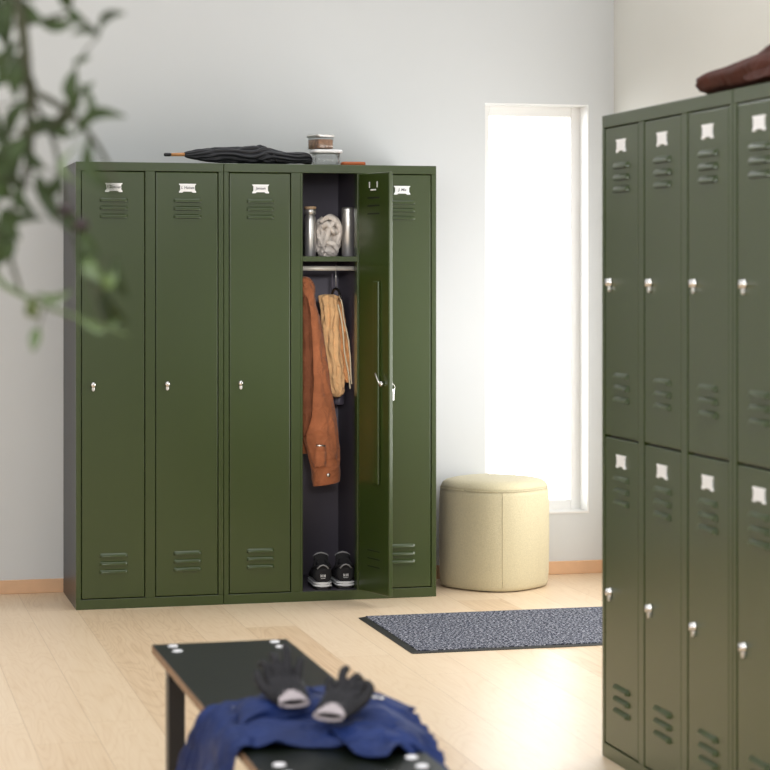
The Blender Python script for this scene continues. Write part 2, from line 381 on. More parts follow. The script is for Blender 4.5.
def bank(name, loc, rz, n, tiers, label, group, texts=None, open_col=None, MOD=MOD):
    u = thing(name, loc, label, 'locker', group, rz); W = n*MOD; Dp = .50; Ht = 1.8
    b = MB(); g = 'green'
    # front frame
    dz0, dz1 = .04, 1.765
    b.box(0, 0, dz1, W, .02, Ht, g); b.box(0, 0, 0, W, .02, dz0, g)
    xs = []
    for k in range(n): xs.append((k*MOD+.02, k*MOD+MOD-.0207))
    prev = 0
    for a, c in xs:
        b.box(prev, 0, dz0, a, .02, dz1, g); prev = c
    b.box(prev, 0, dz0, W, .02, dz1, g)
    # outer shell
    b.box(0, .02, 0, .003, Dp, Ht, 'body'); b.box(W-.003, .02, 0, W, Dp, Ht, 'body')
    b.box(.003, .02, Ht-.003, W-.003, Dp, Ht, g); b.box(.003, Dp-.003, .0, W-.003, Dp, Ht-.003, 'body')
    if open_col is not None:
        a, c = xs[open_col]
        b.box(a, .001, dz0, a+.009, .05, dz1, g); b.box(c-.02, .001, dz0, c, .05, dz1, g)
    b.obj('carcass', u, bevel=.0012, seg=1)
    b = MB()
    for k in range(n):
        x0, x1 = k*MOD+.006, (k+1)*MOD-.006
        b.box(x0, .0205, .04, x0+.003, Dp-.008, 1.79, 'inner'); b.box(x1-.003, .0205, .04, x1, Dp-.008, 1.79, 'inner')
        b.box(x0+.003, Dp-.011, .04, x1-.003, Dp-.008, 1.79, 'inner')
        b.box(x0+.003, .0205, .036, x1-.003, Dp-.011, .04, 'inner'); b.box(x0+.003, .0205, 1.787, x1-.003, Dp-.011, 1.79, 'inner')
    b.obj('lining', u)
    g3 = .0028
    for k, (a, c) in enumerate(xs):
        if tiers == 1:
            op = math.radians(105.5) if k == open_col else 0
            d = door(u, c-g3+(.005 if k == open_col else 0), dz0+g3, dz1-g3, .26-2*g3, .903, texts[k] if texts else texts[k] if texts else None, 1.615, .183, 1.697, op)
            if k == open_col:
                # inside of the open door
                w_ = .26-2*g3
                b = MB(); b.box(-w_+.07, .0185, .49, -w_+.115, .030, 1.32, 'green'); b.obj('stiffener', d, bevel=.010, seg=4)
                b = MB()
                for q in (-1, 0, 1): b.box(-w_/2-.05, .0175, 1.629+q*.0326-.004, -w_/2+.05, .0187, 1.629+q*.0326+.002, 'dark')
                b.obj('vent_slot', d); b = MB()
                for q in (-1, 0, 1): b.box(-w_/2-.05, .0175, .184+q*.0326-.003, -w_/2+.05, .0187, .184+q*.0326+.001, 'dark')
                b.obj('vent_slot', d)
                b = MB(); zz = 1.708; xx = -w_/2
                b.box(xx-.034, .018, zz-.006, xx-.030, .0205, zz+.018, 'card'); b.box(xx+.030, .018, zz-.006, xx+.034, .0205, zz+.018, 'card')
                b.box(xx-.02, .018, zz-.018, xx+.02, .0215, zz-.012, 'card'); b.obj('label_clip', d)
                b = MB(); lx = -w_+.046
                b.lathe([(.011, .018), (.011, .034), (.008, .036), (.003, .037)], 'chrome', (lx, 0, .903), 'Y', 18)
                b.tube([(lx, .036, .903), (lx+.02, .037, .925), (lx+.034, .037, .945)], [.004, .0035, .003], 'steel')
                b.obj('lock_cam', d)
                b = MB(); 
                b.lathe([(.006, 0), (.006, -.001), (.001, -.002)], 'chrome', (lx, -.022, .903), 'Y', 12)
                b.tube([(lx+.0, -.028+.008*math.cos(q*PI/6), .885+.014*math.sin(q*PI/6)) for q in range(13)], .0013, 'chrome', 6)
                b.box(lx-.001, -.034, .862, lx+.001, -.022, .880, 'chrome'); b.box(lx-.004, -.031, .835, lx-.002, -.025, .872, 'steel')
                b.obj('key', d)
        else:
            door(u, c-g3, .905, dz1-g3, (MOD-.0407)-2*g3, 1.332, None, 1.622, 1.041, 1.708)
            door(u, c-g3, dz0+g3, .900, (MOD-.0407)-2*g3, .470, None, .757, .180, .839)
    return u

A = bank('locker_cabinet', (.929, 8.729, 0), 0, 2, 1, 'dark green steel locker with two closed tall doors, standing under the umbrella tip', None, ['J. Skinner', 'L Haines'])
B = bank('locker_cabinet', (1.5325, 8.729, 0), 0, 3, 1, 'dark green steel locker with three tall doors, the middle one open on hanging clothes', None, ['Jensen', 'T Berg', 'J. Mia'], open_col=1)
Cc = bank('locker_cabinet', (2.086, 5.741, 0), -PI/2, 3, 2, 'green two tier steel locker of three columns nearest the window, on the right', None, None, None, .3045)#=.3045)
Dd = bank('locker_cabinet', (2.086, 4.824, 0), -PI/2, 1, 2, 'green two tier steel locker cut by the right edge of the picture', None, None, None, .3045)
for u in (A, B): u.scale.z = 1.004
# dividers between tiers, and the shelf and rail in the open locker
for u, n in ((Cc, 3), (Dd, 1)):
    b = MB()
    for k in range(n): b.box(k*MOD+.0205, .021, .896, (k+1)*MOD-.0215, .48, .91, 'inner')
    b.obj('shelf', u)
ox = 1*MOD
b = MB(); b.box(ox+.0092, .022, 1.403, ox+MOD-.0092, .485, 1.4065, 'inner'); b.box(ox+.0205, .0022, 1.4005, ox+.2795, .0215, 1.421, 'green'); b.box(ox+.0092, .022, 1.417, ox+MOD-.0092, .485, 1.421, 'inner')
b.obj('shelf', B)
b = MB(); b.tube([(ox+.0095, .14, 1.372), (ox+MOD-.0095, .14, 1.372)], .010, 'rail', 14); b.obj('hanging_rail', B)

# ------------------------------------------------------------------ pouf
def superring(r, z, p=3.0, n=96, rot=0, cx=0, cy=0):
    out = []
    for k in range(n):
        a = 2*PI*k/n; c_, s_ = math.cos(a), math.sin(a)
        q = (abs(c_)**p+abs(s_)**p)**(-1/p); a2 = a+rot
        out.append((cx+r*q*math.cos(a2), cy+r*q*math.sin(a2), z))
    return out
pf = thing('pouf', (2.768, 8.985, 0), 'round sand coloured fabric pouf beside the tall window', 'pouf')
ROT = math.radians(-98.5-45)
R0 = .217; P_ = 2.7
prof = [(.90, .004), (.965, .006), (.985, .02), (1., .06), (1.012, .2), (1.008, .36), (1.0, .42), (.985, .4435)]
b = MB(); b.rings([superring(R0*r, z, P_, rot=ROT) for r, z in prof], 'pouf', smooth=True); b.obj('side_cover', pf)
prof = [(.985, .444), (.975, .456), (.945, .468), (.88, .479), (.75, .486), (.5, .491), (.2, .493), (.01, .4935)]
b = MB(); b.rings([superring(R0*r, z, P_, rot=ROT) for r, z in prof], 'pouf', smooth=True); b.obj('top_cushion', pf); pf.scale.z = .965
b = MB(); rr = superring(R0*.992, .444, P_, rot=ROT); b.tube(rr+[rr[0]], .0026, 'pouf', 6)
for q in (12, 36, 60, 84):
    b.tube([superring(R0*r*1.003, z, P_, rot=ROT)[q] for r, z in [(.985, .02), (1., .06), (1.012, .2), (1.008, .36), (1.0, .42), (.985, .4435)]], .0018, 'pouf', 6)
b.obj('seam', pf)

# ------------------------------------------------------------------ floor mat
mt = thing('floor_mat', (1.984, 7.43, 0), 'speckled grey entrance mat with black rubber edge on the wood floor', 'mat')
b = MB(); b.box(.024, .014, .002, 1.376, .806, .011, 'mat'); b.obj('carpet', mt, bevel=.002)
b = MB()
i = b.mi('slip')
b.rings([[(0, 0, .0005), (1.4, 0, .0005), (1.4, .82, .0005), (0, .82, .0005)], [(0, 0, .003), (1.4, 0, .003), (1.4, .82, .003), (0, .82, .003)],
         [(.022, .014, .0075), (1.378, .014, .0075), (1.378, .806, .0075), (.022, .806, .0075)]], 'slip', smooth=False)
b.obj('rubber_edge', mt)

# ------------------------------------------------------------------ bench
bx0, bx1, by0, by1, bz = .743, 1.079, 3.68, 5.25, .45
bn = thing('bench', (bx0, by0, 0), 'black topped bench with plywood edge and white bolt caps, in the foreground', 'bench')
b = MB(); W, L = bx1-bx0, by1-by0
b.box(0, 0, bz-.022, W, L, bz-.0015, 'ply'); b.obj('seat_core', bn, bevel=.002)
b = MB(); b.box(.0005, .0005, bz-.0014, W-.0005, L-.0005, bz, 'bench'); b.obj('seat_top', bn)
for ly in (L-.15, .10):
    for lx in (.019, W-.059):
        b = MB(); b.box(lx, ly, 0, lx+.04, ly+.05, bz-.0625, 'black'); b.obj('leg', bn, bevel=.003)
    b = MB(); b.box(.019, ly, bz-.062, W-.019, ly+.05, bz-.0225, 'black'); b.obj('crossbar', bn, bevel=.003)
b = MB(); b.box(W/2-.02, .151, bz-.062, W/2+.02, L-.151, bz-.0225, 'black'); b.obj('rail', bn, bevel=.003)
for x in (.046, W-.038):
    for y in (5.21, 5.14, 3.905, 3.83):
        b = MB(); b.lathe([(.0125, bz), (.0125, bz+.002), (.009, bz+.004), (.002, bz+.0048)], 'bolt', (x, y-by0, 0), 'Z', 20); b.obj('bolt_cap', bn)

# ------------------------------------------------------------------ blue jacket on the bench
jk = thing('jacket', (.91, 4.25, bz), 'crumpled navy blue work jacket draped across the black bench', 'jacket')
def loc(g, o): return [[(p[0]-o[0], p[1]-o[1], p[2]-o[2]) for p in r] for r in g]
O = (.91, 4.25, bz)
Zt = bz+.006
main = [  # back row to front row; left (hanging) to right
 [(.672, 4.60, .16), (.690, 4.52, .28), (.728, 4.38, .440), (.775, 4.39, Zt+.000), (.84, 4.42, Zt+.004), (.92, 4.46, Zt+.012), (1.00, 4.43, Zt+.014), (1.078, 4.36, Zt+.010), (1.15, 4.27, Zt-.02)],
 [(.668, 4.50, .15), (.690, 4.44, .28), (.722, 4.32, .452), (.775, 4.33, Zt+.010), (.84, 4.36, Zt+.016), (.92, 4.40, Zt+.028), (1.00, 4.37, Zt+.028), (1.08, 4.30, Zt+.020), (1.145, 4.22, Zt-.03)],
 [(.668, 4.40, .14), (.692, 4.36, .28), (.722, 4.27, .462), (.775, 4.27, Zt+.026), (.84, 4.29, Zt+.012), (.92, 4.29, Zt+.016), (1.00, 4.27, Zt+.020), (1.08, 4.22, Zt+.016), (1.145, 4.15, Zt-.05)],
 [(.675, 4.30, .14), (.698, 4.27, .28), (.724, 4.19, .458), (.775, 4.19, Zt+.016), (.84, 4.18, Zt+.024), (.91, 4.17, Zt+.024), (.99, 4.16, Zt+.018), (1.07, 4.12, Zt+.014), (1.14, 4.06, Zt-.06)],
 [(.695, 4.22, .14), (.712, 4.18, .28), (.728, 4.11, .452), (.775, 4.10, Zt+.014), (.84, 4.09, Zt+.012), (.91, 4.08, Zt+.014), (.99, 4.06, Zt+.012), (1.06, 4.03, Zt+.010), (1.13, 3.98, Zt-.07)],
 [(.715, 4.15, .15), (.726, 4.10, .30), (.734, 4.03, .446), (.775, 4.03, Zt-.001), (.84, 4.025, Zt-.001), (.90, 4.01, Zt), (.975, 3.99, Zt), (1.05, 3.96, Zt), (1.12, 3.90, Zt-.10)]]
b = MB(); patch(b, loc(main, O), 'navy', 150, 120, .015, (4.2, 9), 3.3, .004, 26, .006); b.obj('jacket_body', jk, solid=.003)
# front panel folded forward
flap = [[(.92, 4.31, Zt+.028), (.99, 4.31, Zt+.038), (1.05, 4.28, Zt+.036), (1.13, 4.22, Zt+.010)],
        [(.915, 4.18, Zt+.028), (.98, 4.17, Zt+.038), (1.04, 4.15, Zt+.034), (1.13, 4.10, Zt-.01)],
        [(.92, 4.04, Zt+.022), (.97, 4.02, Zt+.030), (1.03, 4.02, Zt+.026), (1.125, 3.99, Zt-.03)],
        [(.935, 3.92, Zt+.003), (.985, 3.875, Zt+.003), (1.03, 3.93, Zt+.004), (1.12, 3.90, Zt-.09)]]
b = MB(); patch(b, loc(flap, O), 'navy', 70, 70, .009, (3, 8), 8.1, .002, 25, .003); b.obj('front_panel', jk, solid=.003)
col = [[(.95, 4.40, Zt+.034), (1.01, 4.39, Zt+.038), (1.07, 4.33, Zt+.034), (1.14, 4.245, Zt+.012)],
       [(.95, 4.31, Zt+.044), (1.01, 4.30, Zt+.050), (1.06, 4.26, Zt+.042), (1.12, 4.23, Zt+.014)],
       [(.955, 4.22, Zt+.036), (1.01, 4.20, Zt+.040), (1.05, 4.19, Zt+.034), (1.09, 4.20, Zt+.014)]]
b = MB(); patch(b, loc(col, O), 'navy', 40, 30, .004, (3, 3), 5.1, .001, 25); b.obj('collar', jk, solid=.004)
for p in ((1.046, 4.215, Zt+.046), (1.062, 4.222, Zt+.042)):
    b = MB(); b.lathe([(.007, 0), (.007, .003), (.004, .005), (.001, .005)], 'chrome', (p[0]-O[0], p[1]-O[1], p[2]-O[2]), 'Z', 14); b.obj('snap_button', jk)
# sleeve rolling over the left edge
b = MB()
def V(x, y, z): return (x-O[0], y-O[1], z-O[2])
loft(b, [(V(.66, 4.05, .13), (.05, 0, 0), (0, .05, 0)), (V(.69, 4.10, .28), (.04, 0, .01), (0, .055, 0)), (V(.715, 4.14, .40), (.026, 0, .026), (0, .055, 0)), (V(.76, 4.18, .478), (.01, .0, .026), (0, .05, 0)),
         (V(.83, 4.21, .490), (0, .0, .026), (-.02, .05, 0)), (V(.92, 4.23, .490), (0, .0, .022), (-.02, .045, 0)), (V(.98, 4.25, .484), (0, 0, .01), (0, .03, 0))], 'navy', 44, 80, .16, (3, 5), 2.2)
b.obj('sleeve', jk)

# ------------------------------------------------------------------ gloves
def glove(name, loc_, rz, label, mirror=1, lift=0):
    g = thing(name, loc_, label, 'glove', None, rz)
    b = MB()
    # palm (points along +Y from the cuff)
    def cap(p, q, r0, r1, n=12):
        p, q = Vector(p), Vector(q); k = 5
        pts = [p-(q-p).normalized()*r0*.7]+[p.lerp(q, t/k) for t in range(k+1)]+[q+(q-p).normalized()*r1*.75]
        rad = [r0*.5]+[r0+(r1-r0)*t/k for t in range(k+1)]+[r1*.45]
        b.tube(pts, rad, 'glove', n)
    for x in (-.026, -.009, .009, .026):
        cap((x*.85*mirror, .0, .018), (x*mirror, .062, .024), .017, .0155)
    F = [(-.031, .060, [(.0, .026, .012), (-.002, .050, -.002), (-.004, .064, -.018)]),
         (-.011, .066, [(.002, .030, .016), (.004, .058, .004), (.004, .075, -.014)]),
         (.010, .066, [(.004, .026, .020), (.008, .048, .022), (.010, .070, .012)]),
         (.030, .058, [(.006, .020, .014), (.014, .040, .010), (.018, .054, -.006)])]
    for x, y, js in F:
        p = Vector((x*mirror, y, .024)); r = .0105
        for j in js:
            q = Vector((x*mirror+j[0]*mirror, y+j[1], .024+j[2]+lift*j[1])); cap(p, q, r, r*.93); p = q; r *= .93
    p = Vector((-.032*mirror, .012, .018)); r = .0125
    for q in ((-.052*mirror, .034, .030), (-.058*mirror, .056, .040), (-.054*mirror, .072, .044)):
        q = Vector(q); cap(p, q, r, r*.9); p = q; r *= .92
    b.obj('glove_body', g, remesh=.0028)
    b = MB(); R = []
    for y, rx, rz_ in ((.004, .029, .015), (-.010, .030, .012), (-.024, .033, .010), (-.028, .034, .0105), (-.028, .031, .007), (-.01, .027, .010)):
        R.append([(rx*math.cos(2*PI*k/32)*(1+.05*math.sin(5*k)), y, .021+rz_*math.sin(2*PI*k/32)*(1+.07*math.sin(3*k))) for k in range(32)])
    b.rings(R, 'cuff', cap=False); b.obj('cuff', g)
    return g
g1 = glove('work_glove', (.864, 4.165, bz+.054), math.radians(2), 'dark grey glove with pale cuff pointing left, lying on blue jacket', 1, .5)
g2 = glove('work_glove', (.922, 4.035, bz+.050), math.radians(-32), 'dark grey glove, its pale cuff facing the camera, nearer on blue jacket', -1, .2)
g1.rotation_euler.x = .22; g2.rotation_euler.x = .20; g1.scale = g2.scale = (.95, 1.05, .95)

# ------------------------------------------------------------------ things on the back locker
T = 1.8078
um = thing('umbrella', (1.30, 8.83, T+.0035), 'folded black umbrella with wooden shaft lying on top of the green lockers', 'umbrella')
b = MB(); b.lathe([(.005, 0), (.0075, .004), (.0075, .026), (.006, .03)], 'black', (0, 0, .034), 'X', 14); b.obj('tip', um)
b = MB(); b.tube([(.03, 0, .034), (.095, 0, .036)], [.0065, .008], 'wood', 14); b.obj('shaft', um)
b = MB()
secs = [((.085, 0, .036), .008, .009), ((.10, 0, .036), .014, .014), ((.15, 0, .035), .024, .022), ((.22, 0, .034), .032, .029), ((.30, 0, .035), .04, .031), ((.36, 0, .037), .045, .034), ((.41, 0, .038), .048, .036),
        ((.47, 0, .028), .045, .027), ((.52, 0, .026), .05, .023), ((.57, 0, .027), .05, .023), ((.605, 0, .024), .035, .022), ((.622, 0, .018), .015, .014)]
loft(b, [(c, (0, a, 0), (0, 0, k*.94)) for c, a, k in secs], 'blackcloth', 96, 130, .12, (4.5, 2.6), 4.4, pleat=.28, pn=9, tw=1.2)
b.obj('folded_canopy', um)
b = MB(); b.tube([(.44, -.03, .052), (.455, -.046, .03), (.46, -.047, .012), (.47, -.03, .004)], .004, 'black', 6); b.obj('closing_strap', um)

def roundbox_rings(w, d, r, zs, ins=None):
    out = []
    for i_, z in enumerate(zs):
        k = ins[i_] if ins else 0; ring = []
        for cx, cy, a0 in ((w/2-r, d/2-r, 0), (-w/2+r, d/2-r, 90), (-w/2+r, -d/2+r, 180), (w/2-r, -d/2+r, 270)):
            for q in range(6):
                a = math.radians(a0+q*18); rr_ = max(r-k, .001)
                ring.append((cx+rr_*math.cos(a)*1, cy+rr_*math.sin(a), z))
        out.append(ring)
    return out
c1 = thing('food_container', (1.985, 8.84, T), 'clear glass food container with glass lid, lower one on green locker', 'container')
b = MB(); b.rings(roundbox_rings(.108, .10, .018, [.001, .004, .052, .052, .006], [.006, .002, 0, .003, .005]), 'glass'); b.obj('glass_dish', c1)
b = MB(); b.rings(roundbox_rings(.124, .112, .02, [.053, .062, .066], [.0, .0, .004]), 'card'); b.obj('lid', c1); 
c2 = thing('food_container', (1.963, 8.845, T+.067), 'small square glass box of brown nuts, stacked on the clear container', 'container', None, math.radians(-68))
b = MB(); b.rings(roundbox_rings(.088, .080, .008, [0, .003, .052, .052, .004], [.003, 0, 0, .002, .003]), 'glass'); b.obj('glass_dish', c2)
b = MB(); b.rings(roundbox_rings(.082, .074, .008, [.004, .040, .043], [0, 0, .004]), 'nuts'); b.obj('nuts', c2)
b = MB(); b.rings(roundbox_rings(.094, .086, .010, [.0525, .060, .063], [0, 0, .003]), 'steel'); b.obj('lid', c2)
b = MB(); b.rings(roundbox_rings(.10, .06, .012, [0, .003, .012, .015], [.004, 0, 0, .004]), 'orange')
tag(b.obj('leather_pouch', loc=(2.092, 8.80, T)), 'flat orange leather pouch beside the glass containers on the locker', 'pouch')

# ------------------------------------------------------------------ things in the open locker
SZ = 1.4275
bt = thing('steel_bottle', (1.922, 8.86, SZ), 'slim steel bottle with pale wooden cap on the locker shelf', 'bottle')
b = MB(); b.lathe([(.022, 0), (.024, .003), (.024, .155), (.021, .168), (.018, .175)], 'steel', n=28); b.obj('bottle_body', bt)
b = MB(); b.lathe([(.019, .1752), (.0245, .178), (.0245, .196), (.023, .198)], 'steel', n=28); b.obj('collar', bt)
b = MB(); b.lathe([(.0245, .1985), (.026, .200), (.026, .208), (.024, .210), (.002, .2105)], 'bottlewood', n=28); b.obj('cap', bt)
b = MB(); b.lathe([(.024, 0), (.0265, .003), (.0275, .198), (.0265, .205), (.02, .208), (.002, .2085)], 'steel', n=32)
tag(b.obj('steel_tumbler', loc=(2.085, 8.86, SZ)), 'tall straight brushed steel tumbler at right of the locker shelf', 'tumbler')

sc = thing('scarf', (2.006, 8.90, SZ), 'crumpled greige cloth bundled between bottle and tumbler on the shelf', 'cloth')
b = MB(); R = []
for q in range(41):
    ph = PI*q/40; ring = []
    for k in range(64):
        a = 2*PI*k/64; d = Vector((math.cos(a)*math.sin(ph), math.sin(a)*math.sin(ph), -math.cos(ph)))
        nz = noise.noise(d*2.3+Vector((3, 1, 7))); nz2 = noise.noise(d*5+Vector((1, 9, 2)))
        g = 1+.20*(1-3*abs(nz))+.10*(1-3*abs(nz2))
        wz = .92 if d.z < 0 else 1
        ring.append((math.copysign(abs(d.x)**.8, d.x)*.049*g, d.y*.06*g, max(.0005, .080+math.copysign(abs(d.z)**.8, d.z)*.078*g*wz)))
    R.append(ring)
b.rings(R, 'scarf'); b.obj('bundle', sc, sub=1)
for pts in ([(-.04, -.05, .14), (-.01, -.075, .165), (.02, -.08, .15), (.035, -.07, .10), (.03, -.06, .05)],
            [(.02, -.07, .165), (-.005, -.085, .12), (-.025, -.08, .07), (-.032, -.06, .04)],
            [(-.03, -.07, .07), (0, -.085, .055), (.03, -.07, .03)], [(-.038, -.06, .12), (-.015, -.085, .135), (.01, -.08, .10), (.035, -.06, .12)]):
    P2 = [Vector(p) for p in pts]; b = MB(); g = []
    for q in range(25):
        p = catmull(P2, q/24); t_ = (catmull(P2, min(1, q/24+.02))-catmull(P2, max(0, q/24-.02))).normalized(); sd = t_.cross(Vector((0, -1, 0))).normalized()
        tw = Vector((0, .006*math.sin(q*.5), 0)); g.append([p+sd*.012+tw, p+Vector((0, -.005, 0)), p-sd*.012-tw])
    b.rings(g, 'scarf', cap=False, closed=False); b.obj('strap', sc, solid=.003)

# hangers
def hanger(loc_, label, rz=PI/2):
    h = thing('coat_hanger', loc_, label, 'hanger', 'hangers on the locker rail', rz)
    b = MB(); pts = [(.0125*math.cos(a), 0, .0125*math.sin(a)) for a in [math.radians(t) for t in range(200, -80, -20)]]
    pts += [(0, 0, -.03), (0, 0, -.085)]
    b.tube(pts, .0016, 'steel', 8); b.obj('hook', h)
    b = MB(); b.tube([(-.10, 0, -.125), (-.08, 0, -.11), (-.04, 0, -.09), (0, 0, -.085), (.04, 0, -.09), (.08, 0, -.11), (.10, 0, -.125)], [.004, .005, .006, .007, .006, .005, .004], 'black', 8); b.obj('shoulder_bar', h)
    return h
hanger((2.035, 8.87, 1.3775), 'steel wire hanger hook on the locker rail')['group'] = 'hangers'
del COL.objects['coat_hanger']['group']

# rust work jacket
rj = thing('work_jacket', (1.93, 8.87, 1.34), 'rust brown work jacket hanging at left in the open locker, sleeve in front', 'jacket')
O2 = (1.93, 8.87, 1.34)
def sx(c, a, bb): return ((c[0]-O2[0], c[1]-O2[1], c[2]-O2[2]), a, bb)
b = MB()
loft(b, [sx((1.890, 8.84, 1.345), (.006, 0, 0), (0, .008, 0)), sx((1.895, 8.84, 1.335), (.022, 0, 0), (0, .03, 0)), sx((1.903, 8.84, 1.30), (.032, 0, 0), (0, .045, 0)), sx((1.903, 8.84, 1.25), (.033, 0, 0), (0, .05, 0)), sx((1.907, 8.835, 1.19), (.043, 0, 0), (0, .05, 0)),
         sx((1.912, 8.835, 1.10), (.056, 0, 0), (0, .05, 0)), sx((1.922, 8.83, .98), (.062, 0, 0), (0, .048, 0)), sx((1.936, 8.83, .86), (.068, 0, 0), (0, .048, 0)),
         sx((1.950, 8.83, .74), (.073, 0, 0), (0, .046, 0)), sx((1.966, 8.83, .63), (.068, 0, .0), (0, .044, 0)), sx((1.980, 8.83, .545), (.058, 0, .006), (0, .040, 0))], 'brown', 80, 180, .08, (4, 11), 6.6, pleat=.07, pn=5, tw=1.0)
b.obj('sleeve', rj)
b = MB()
loft(b, [sx((1.980, 8.83, .548), (.058, 0, .006), (0, .041, 0)), sx((1.981, 8.83, .542), (.061, 0, .007), (0, .043, 0)), sx((1.983, 8.83, .51), (.060, 0, .008), (0, .042, 0)), sx((1.984, 8.83, .482), (.058, 0, .008), (0, .041, 0)), sx((1.984, 8.83, .474), (.055, 0, .008), (0, .038, 0))], 'brown', 48, 24, .03, (3, 4), 2.6)
b.obj('cuff', rj)
b = MB(); b.lathe([(.008, 0), (.008, -.003), (.003, -.005)], 'chrome', (1.983-O2[0], 8.787-O2[1], .515-O2[2]), 'Y', 14); b.obj('cuff_button', rj)
b = MB()
b.rings([[(1.948-O2[0]+.024*a, 8.775-O2[1]+.006*abs(a-.2), z_-O2[2]) for a in (-1, -.5, 0, .5, 1)] for z_ in (.64, .632, .60, .56, .55)], 'brown', cap=False, closed=False)
b.tube([(1.93-O2[0], 8.778-O2[1], .64-O2[2]), (1.966-O2[0], 8.778-O2[1], .637-O2[2])], .003, 'chrome', 6)
b.obj('cuff_tab', rj, solid=.003)
b = MB()
loft(b, [sx((1.875, 8.98, 1.30), (.018, 0, 0), (0, .03, 0)), sx((1.885, 8.99, 1.24), (.025, 0, 0), (0, .07, 0)), sx((1.893, 8.99, 1.1), (.035, 0, 0), (0, .08, 0)), sx((1.90, 8.99, .85), (.042, 0, 0), (0, .085, 0)), sx((1.90, 8.99, .62), (.044, 0, 0), (0, .085, 0)), sx((1.90, 8.99, .60), (.038, 0, 0), (0, .08, 0))], 'brown', 48, 80, .08, (3, 3), 1.6)
b.obj('jacket_body', rj)
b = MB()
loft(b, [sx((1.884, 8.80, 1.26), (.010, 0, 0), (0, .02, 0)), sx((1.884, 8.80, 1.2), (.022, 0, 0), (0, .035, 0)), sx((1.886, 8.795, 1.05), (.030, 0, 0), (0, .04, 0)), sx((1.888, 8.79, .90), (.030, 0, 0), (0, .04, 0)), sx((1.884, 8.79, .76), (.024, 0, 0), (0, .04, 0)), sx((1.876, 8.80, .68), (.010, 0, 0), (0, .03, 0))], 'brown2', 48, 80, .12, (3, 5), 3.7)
b.obj('shade_strip', rj)  # darker strip standing in for the shade left of the sleeve

# tan garment
tj = thing('tan_trousers', (2.03, 8.95, 1.25), 'crumpled tan work trousers with cream cords hanging beside rust jacket', 'trousers')
O3 = (2.03, 8.95, 1.25)
def s3(x, y, z, w_, d): return ((x-O3[0], y-O3[1], z-O3[2]), (w_, 0, 0), (0, d, 0))
b = MB()
loft(b, [s3(2.022, 8.95, 1.268, .016, .012), s3(2.022, 8.95, 1.258, .036, .03), s3(2.026, 8.95, 1.22, .034, .035), s3(2.026, 8.95, 1.15, .034, .035), s3(2.034, 8.95, 1.07, .032, .034), s3(2.044, 8.95, .99, .032, .033), s3(2.052, 8.95, .93, .030, .03), s3(2.056, 8.95, .88, .028, .028), s3(2.058, 8.95, .85, .026, .026), s3(2.058, 8.95, .832, .012, .012)], 'tan', 72, 160, .15, (4, 8), 3.1, pleat=.30, pn=7, tw=.8)
b.obj('trouser_leg', tj)
b = MB()
loft(b, [s3(2.058, 8.985, 1.255, .012, .02), s3(2.066, 8.985, 1.22, .022, .025), s3(2.078, 8.985, 1.12, .026, .03), s3(2.092, 8.985, 1.02, .026, .03), s3(2.104, 8.985, .93, .018, .03), s3(2.112, 8.985, .89, .008, .02)], 'tan2', 60, 120, .18, (3, 9), 5.2, pleat=.2, pn=6, tw=.5)
b.obj('trouser_leg', tj)
def cordpts(L_): return [catmull([Vector((p[0]-O3[0], p[1]-O3[1], p[2]-O3[2])) for p in L_], t/24) for t in range(25)]
for L_ in ([(2.052, 8.905, 1.225), (2.066, 8.90, 1.16), (2.074, 8.90, 1.09), (2.083, 8.915, 1.02), (2.104, 8.93, .93), (2.113, 8.94, .865)],
           [(2.062, 8.93, 1.262), (2.075, 8.93, 1.23), (2.085, 8.935, 1.16), (2.104, 8.94, 1.08), (2.114, 8.945, 1.0), (2.119, 8.95, .92), (2.122, 8.95, .885)]):
    b = MB(); b.tube(cordpts(L_), .0032, 'cord', 8); b.obj('cord', tj)
b = MB(); b.tube([(.008, -.0, .105), (.008, 0, .02)], .004, 'inner', 8); b.obj('hanging_loop', tj)
b = MB(); loft(b, [((0, 0, .25), (.012, 0, 0), (0, .03, 0)), ((.0, 0, .2), (.022, 0, 0), (0, .04, 0)), ((.012, 0, .1), (.026, 0, 0), (0, .04, 0)), ((.012, 0, .0), (.026, 0, 0), (0, .04, 0)), ((.012, 0, -.005), (.02, 0, 0), (0, .03, 0))], 'inner', 32, 50, .1, (2, 4), 2)
tag(b.obj('dark_jersey', loc=(2.078, 9.085, .80)), 'dark grey cloth hanging behind the tan trousers in the locker', 'clothing')

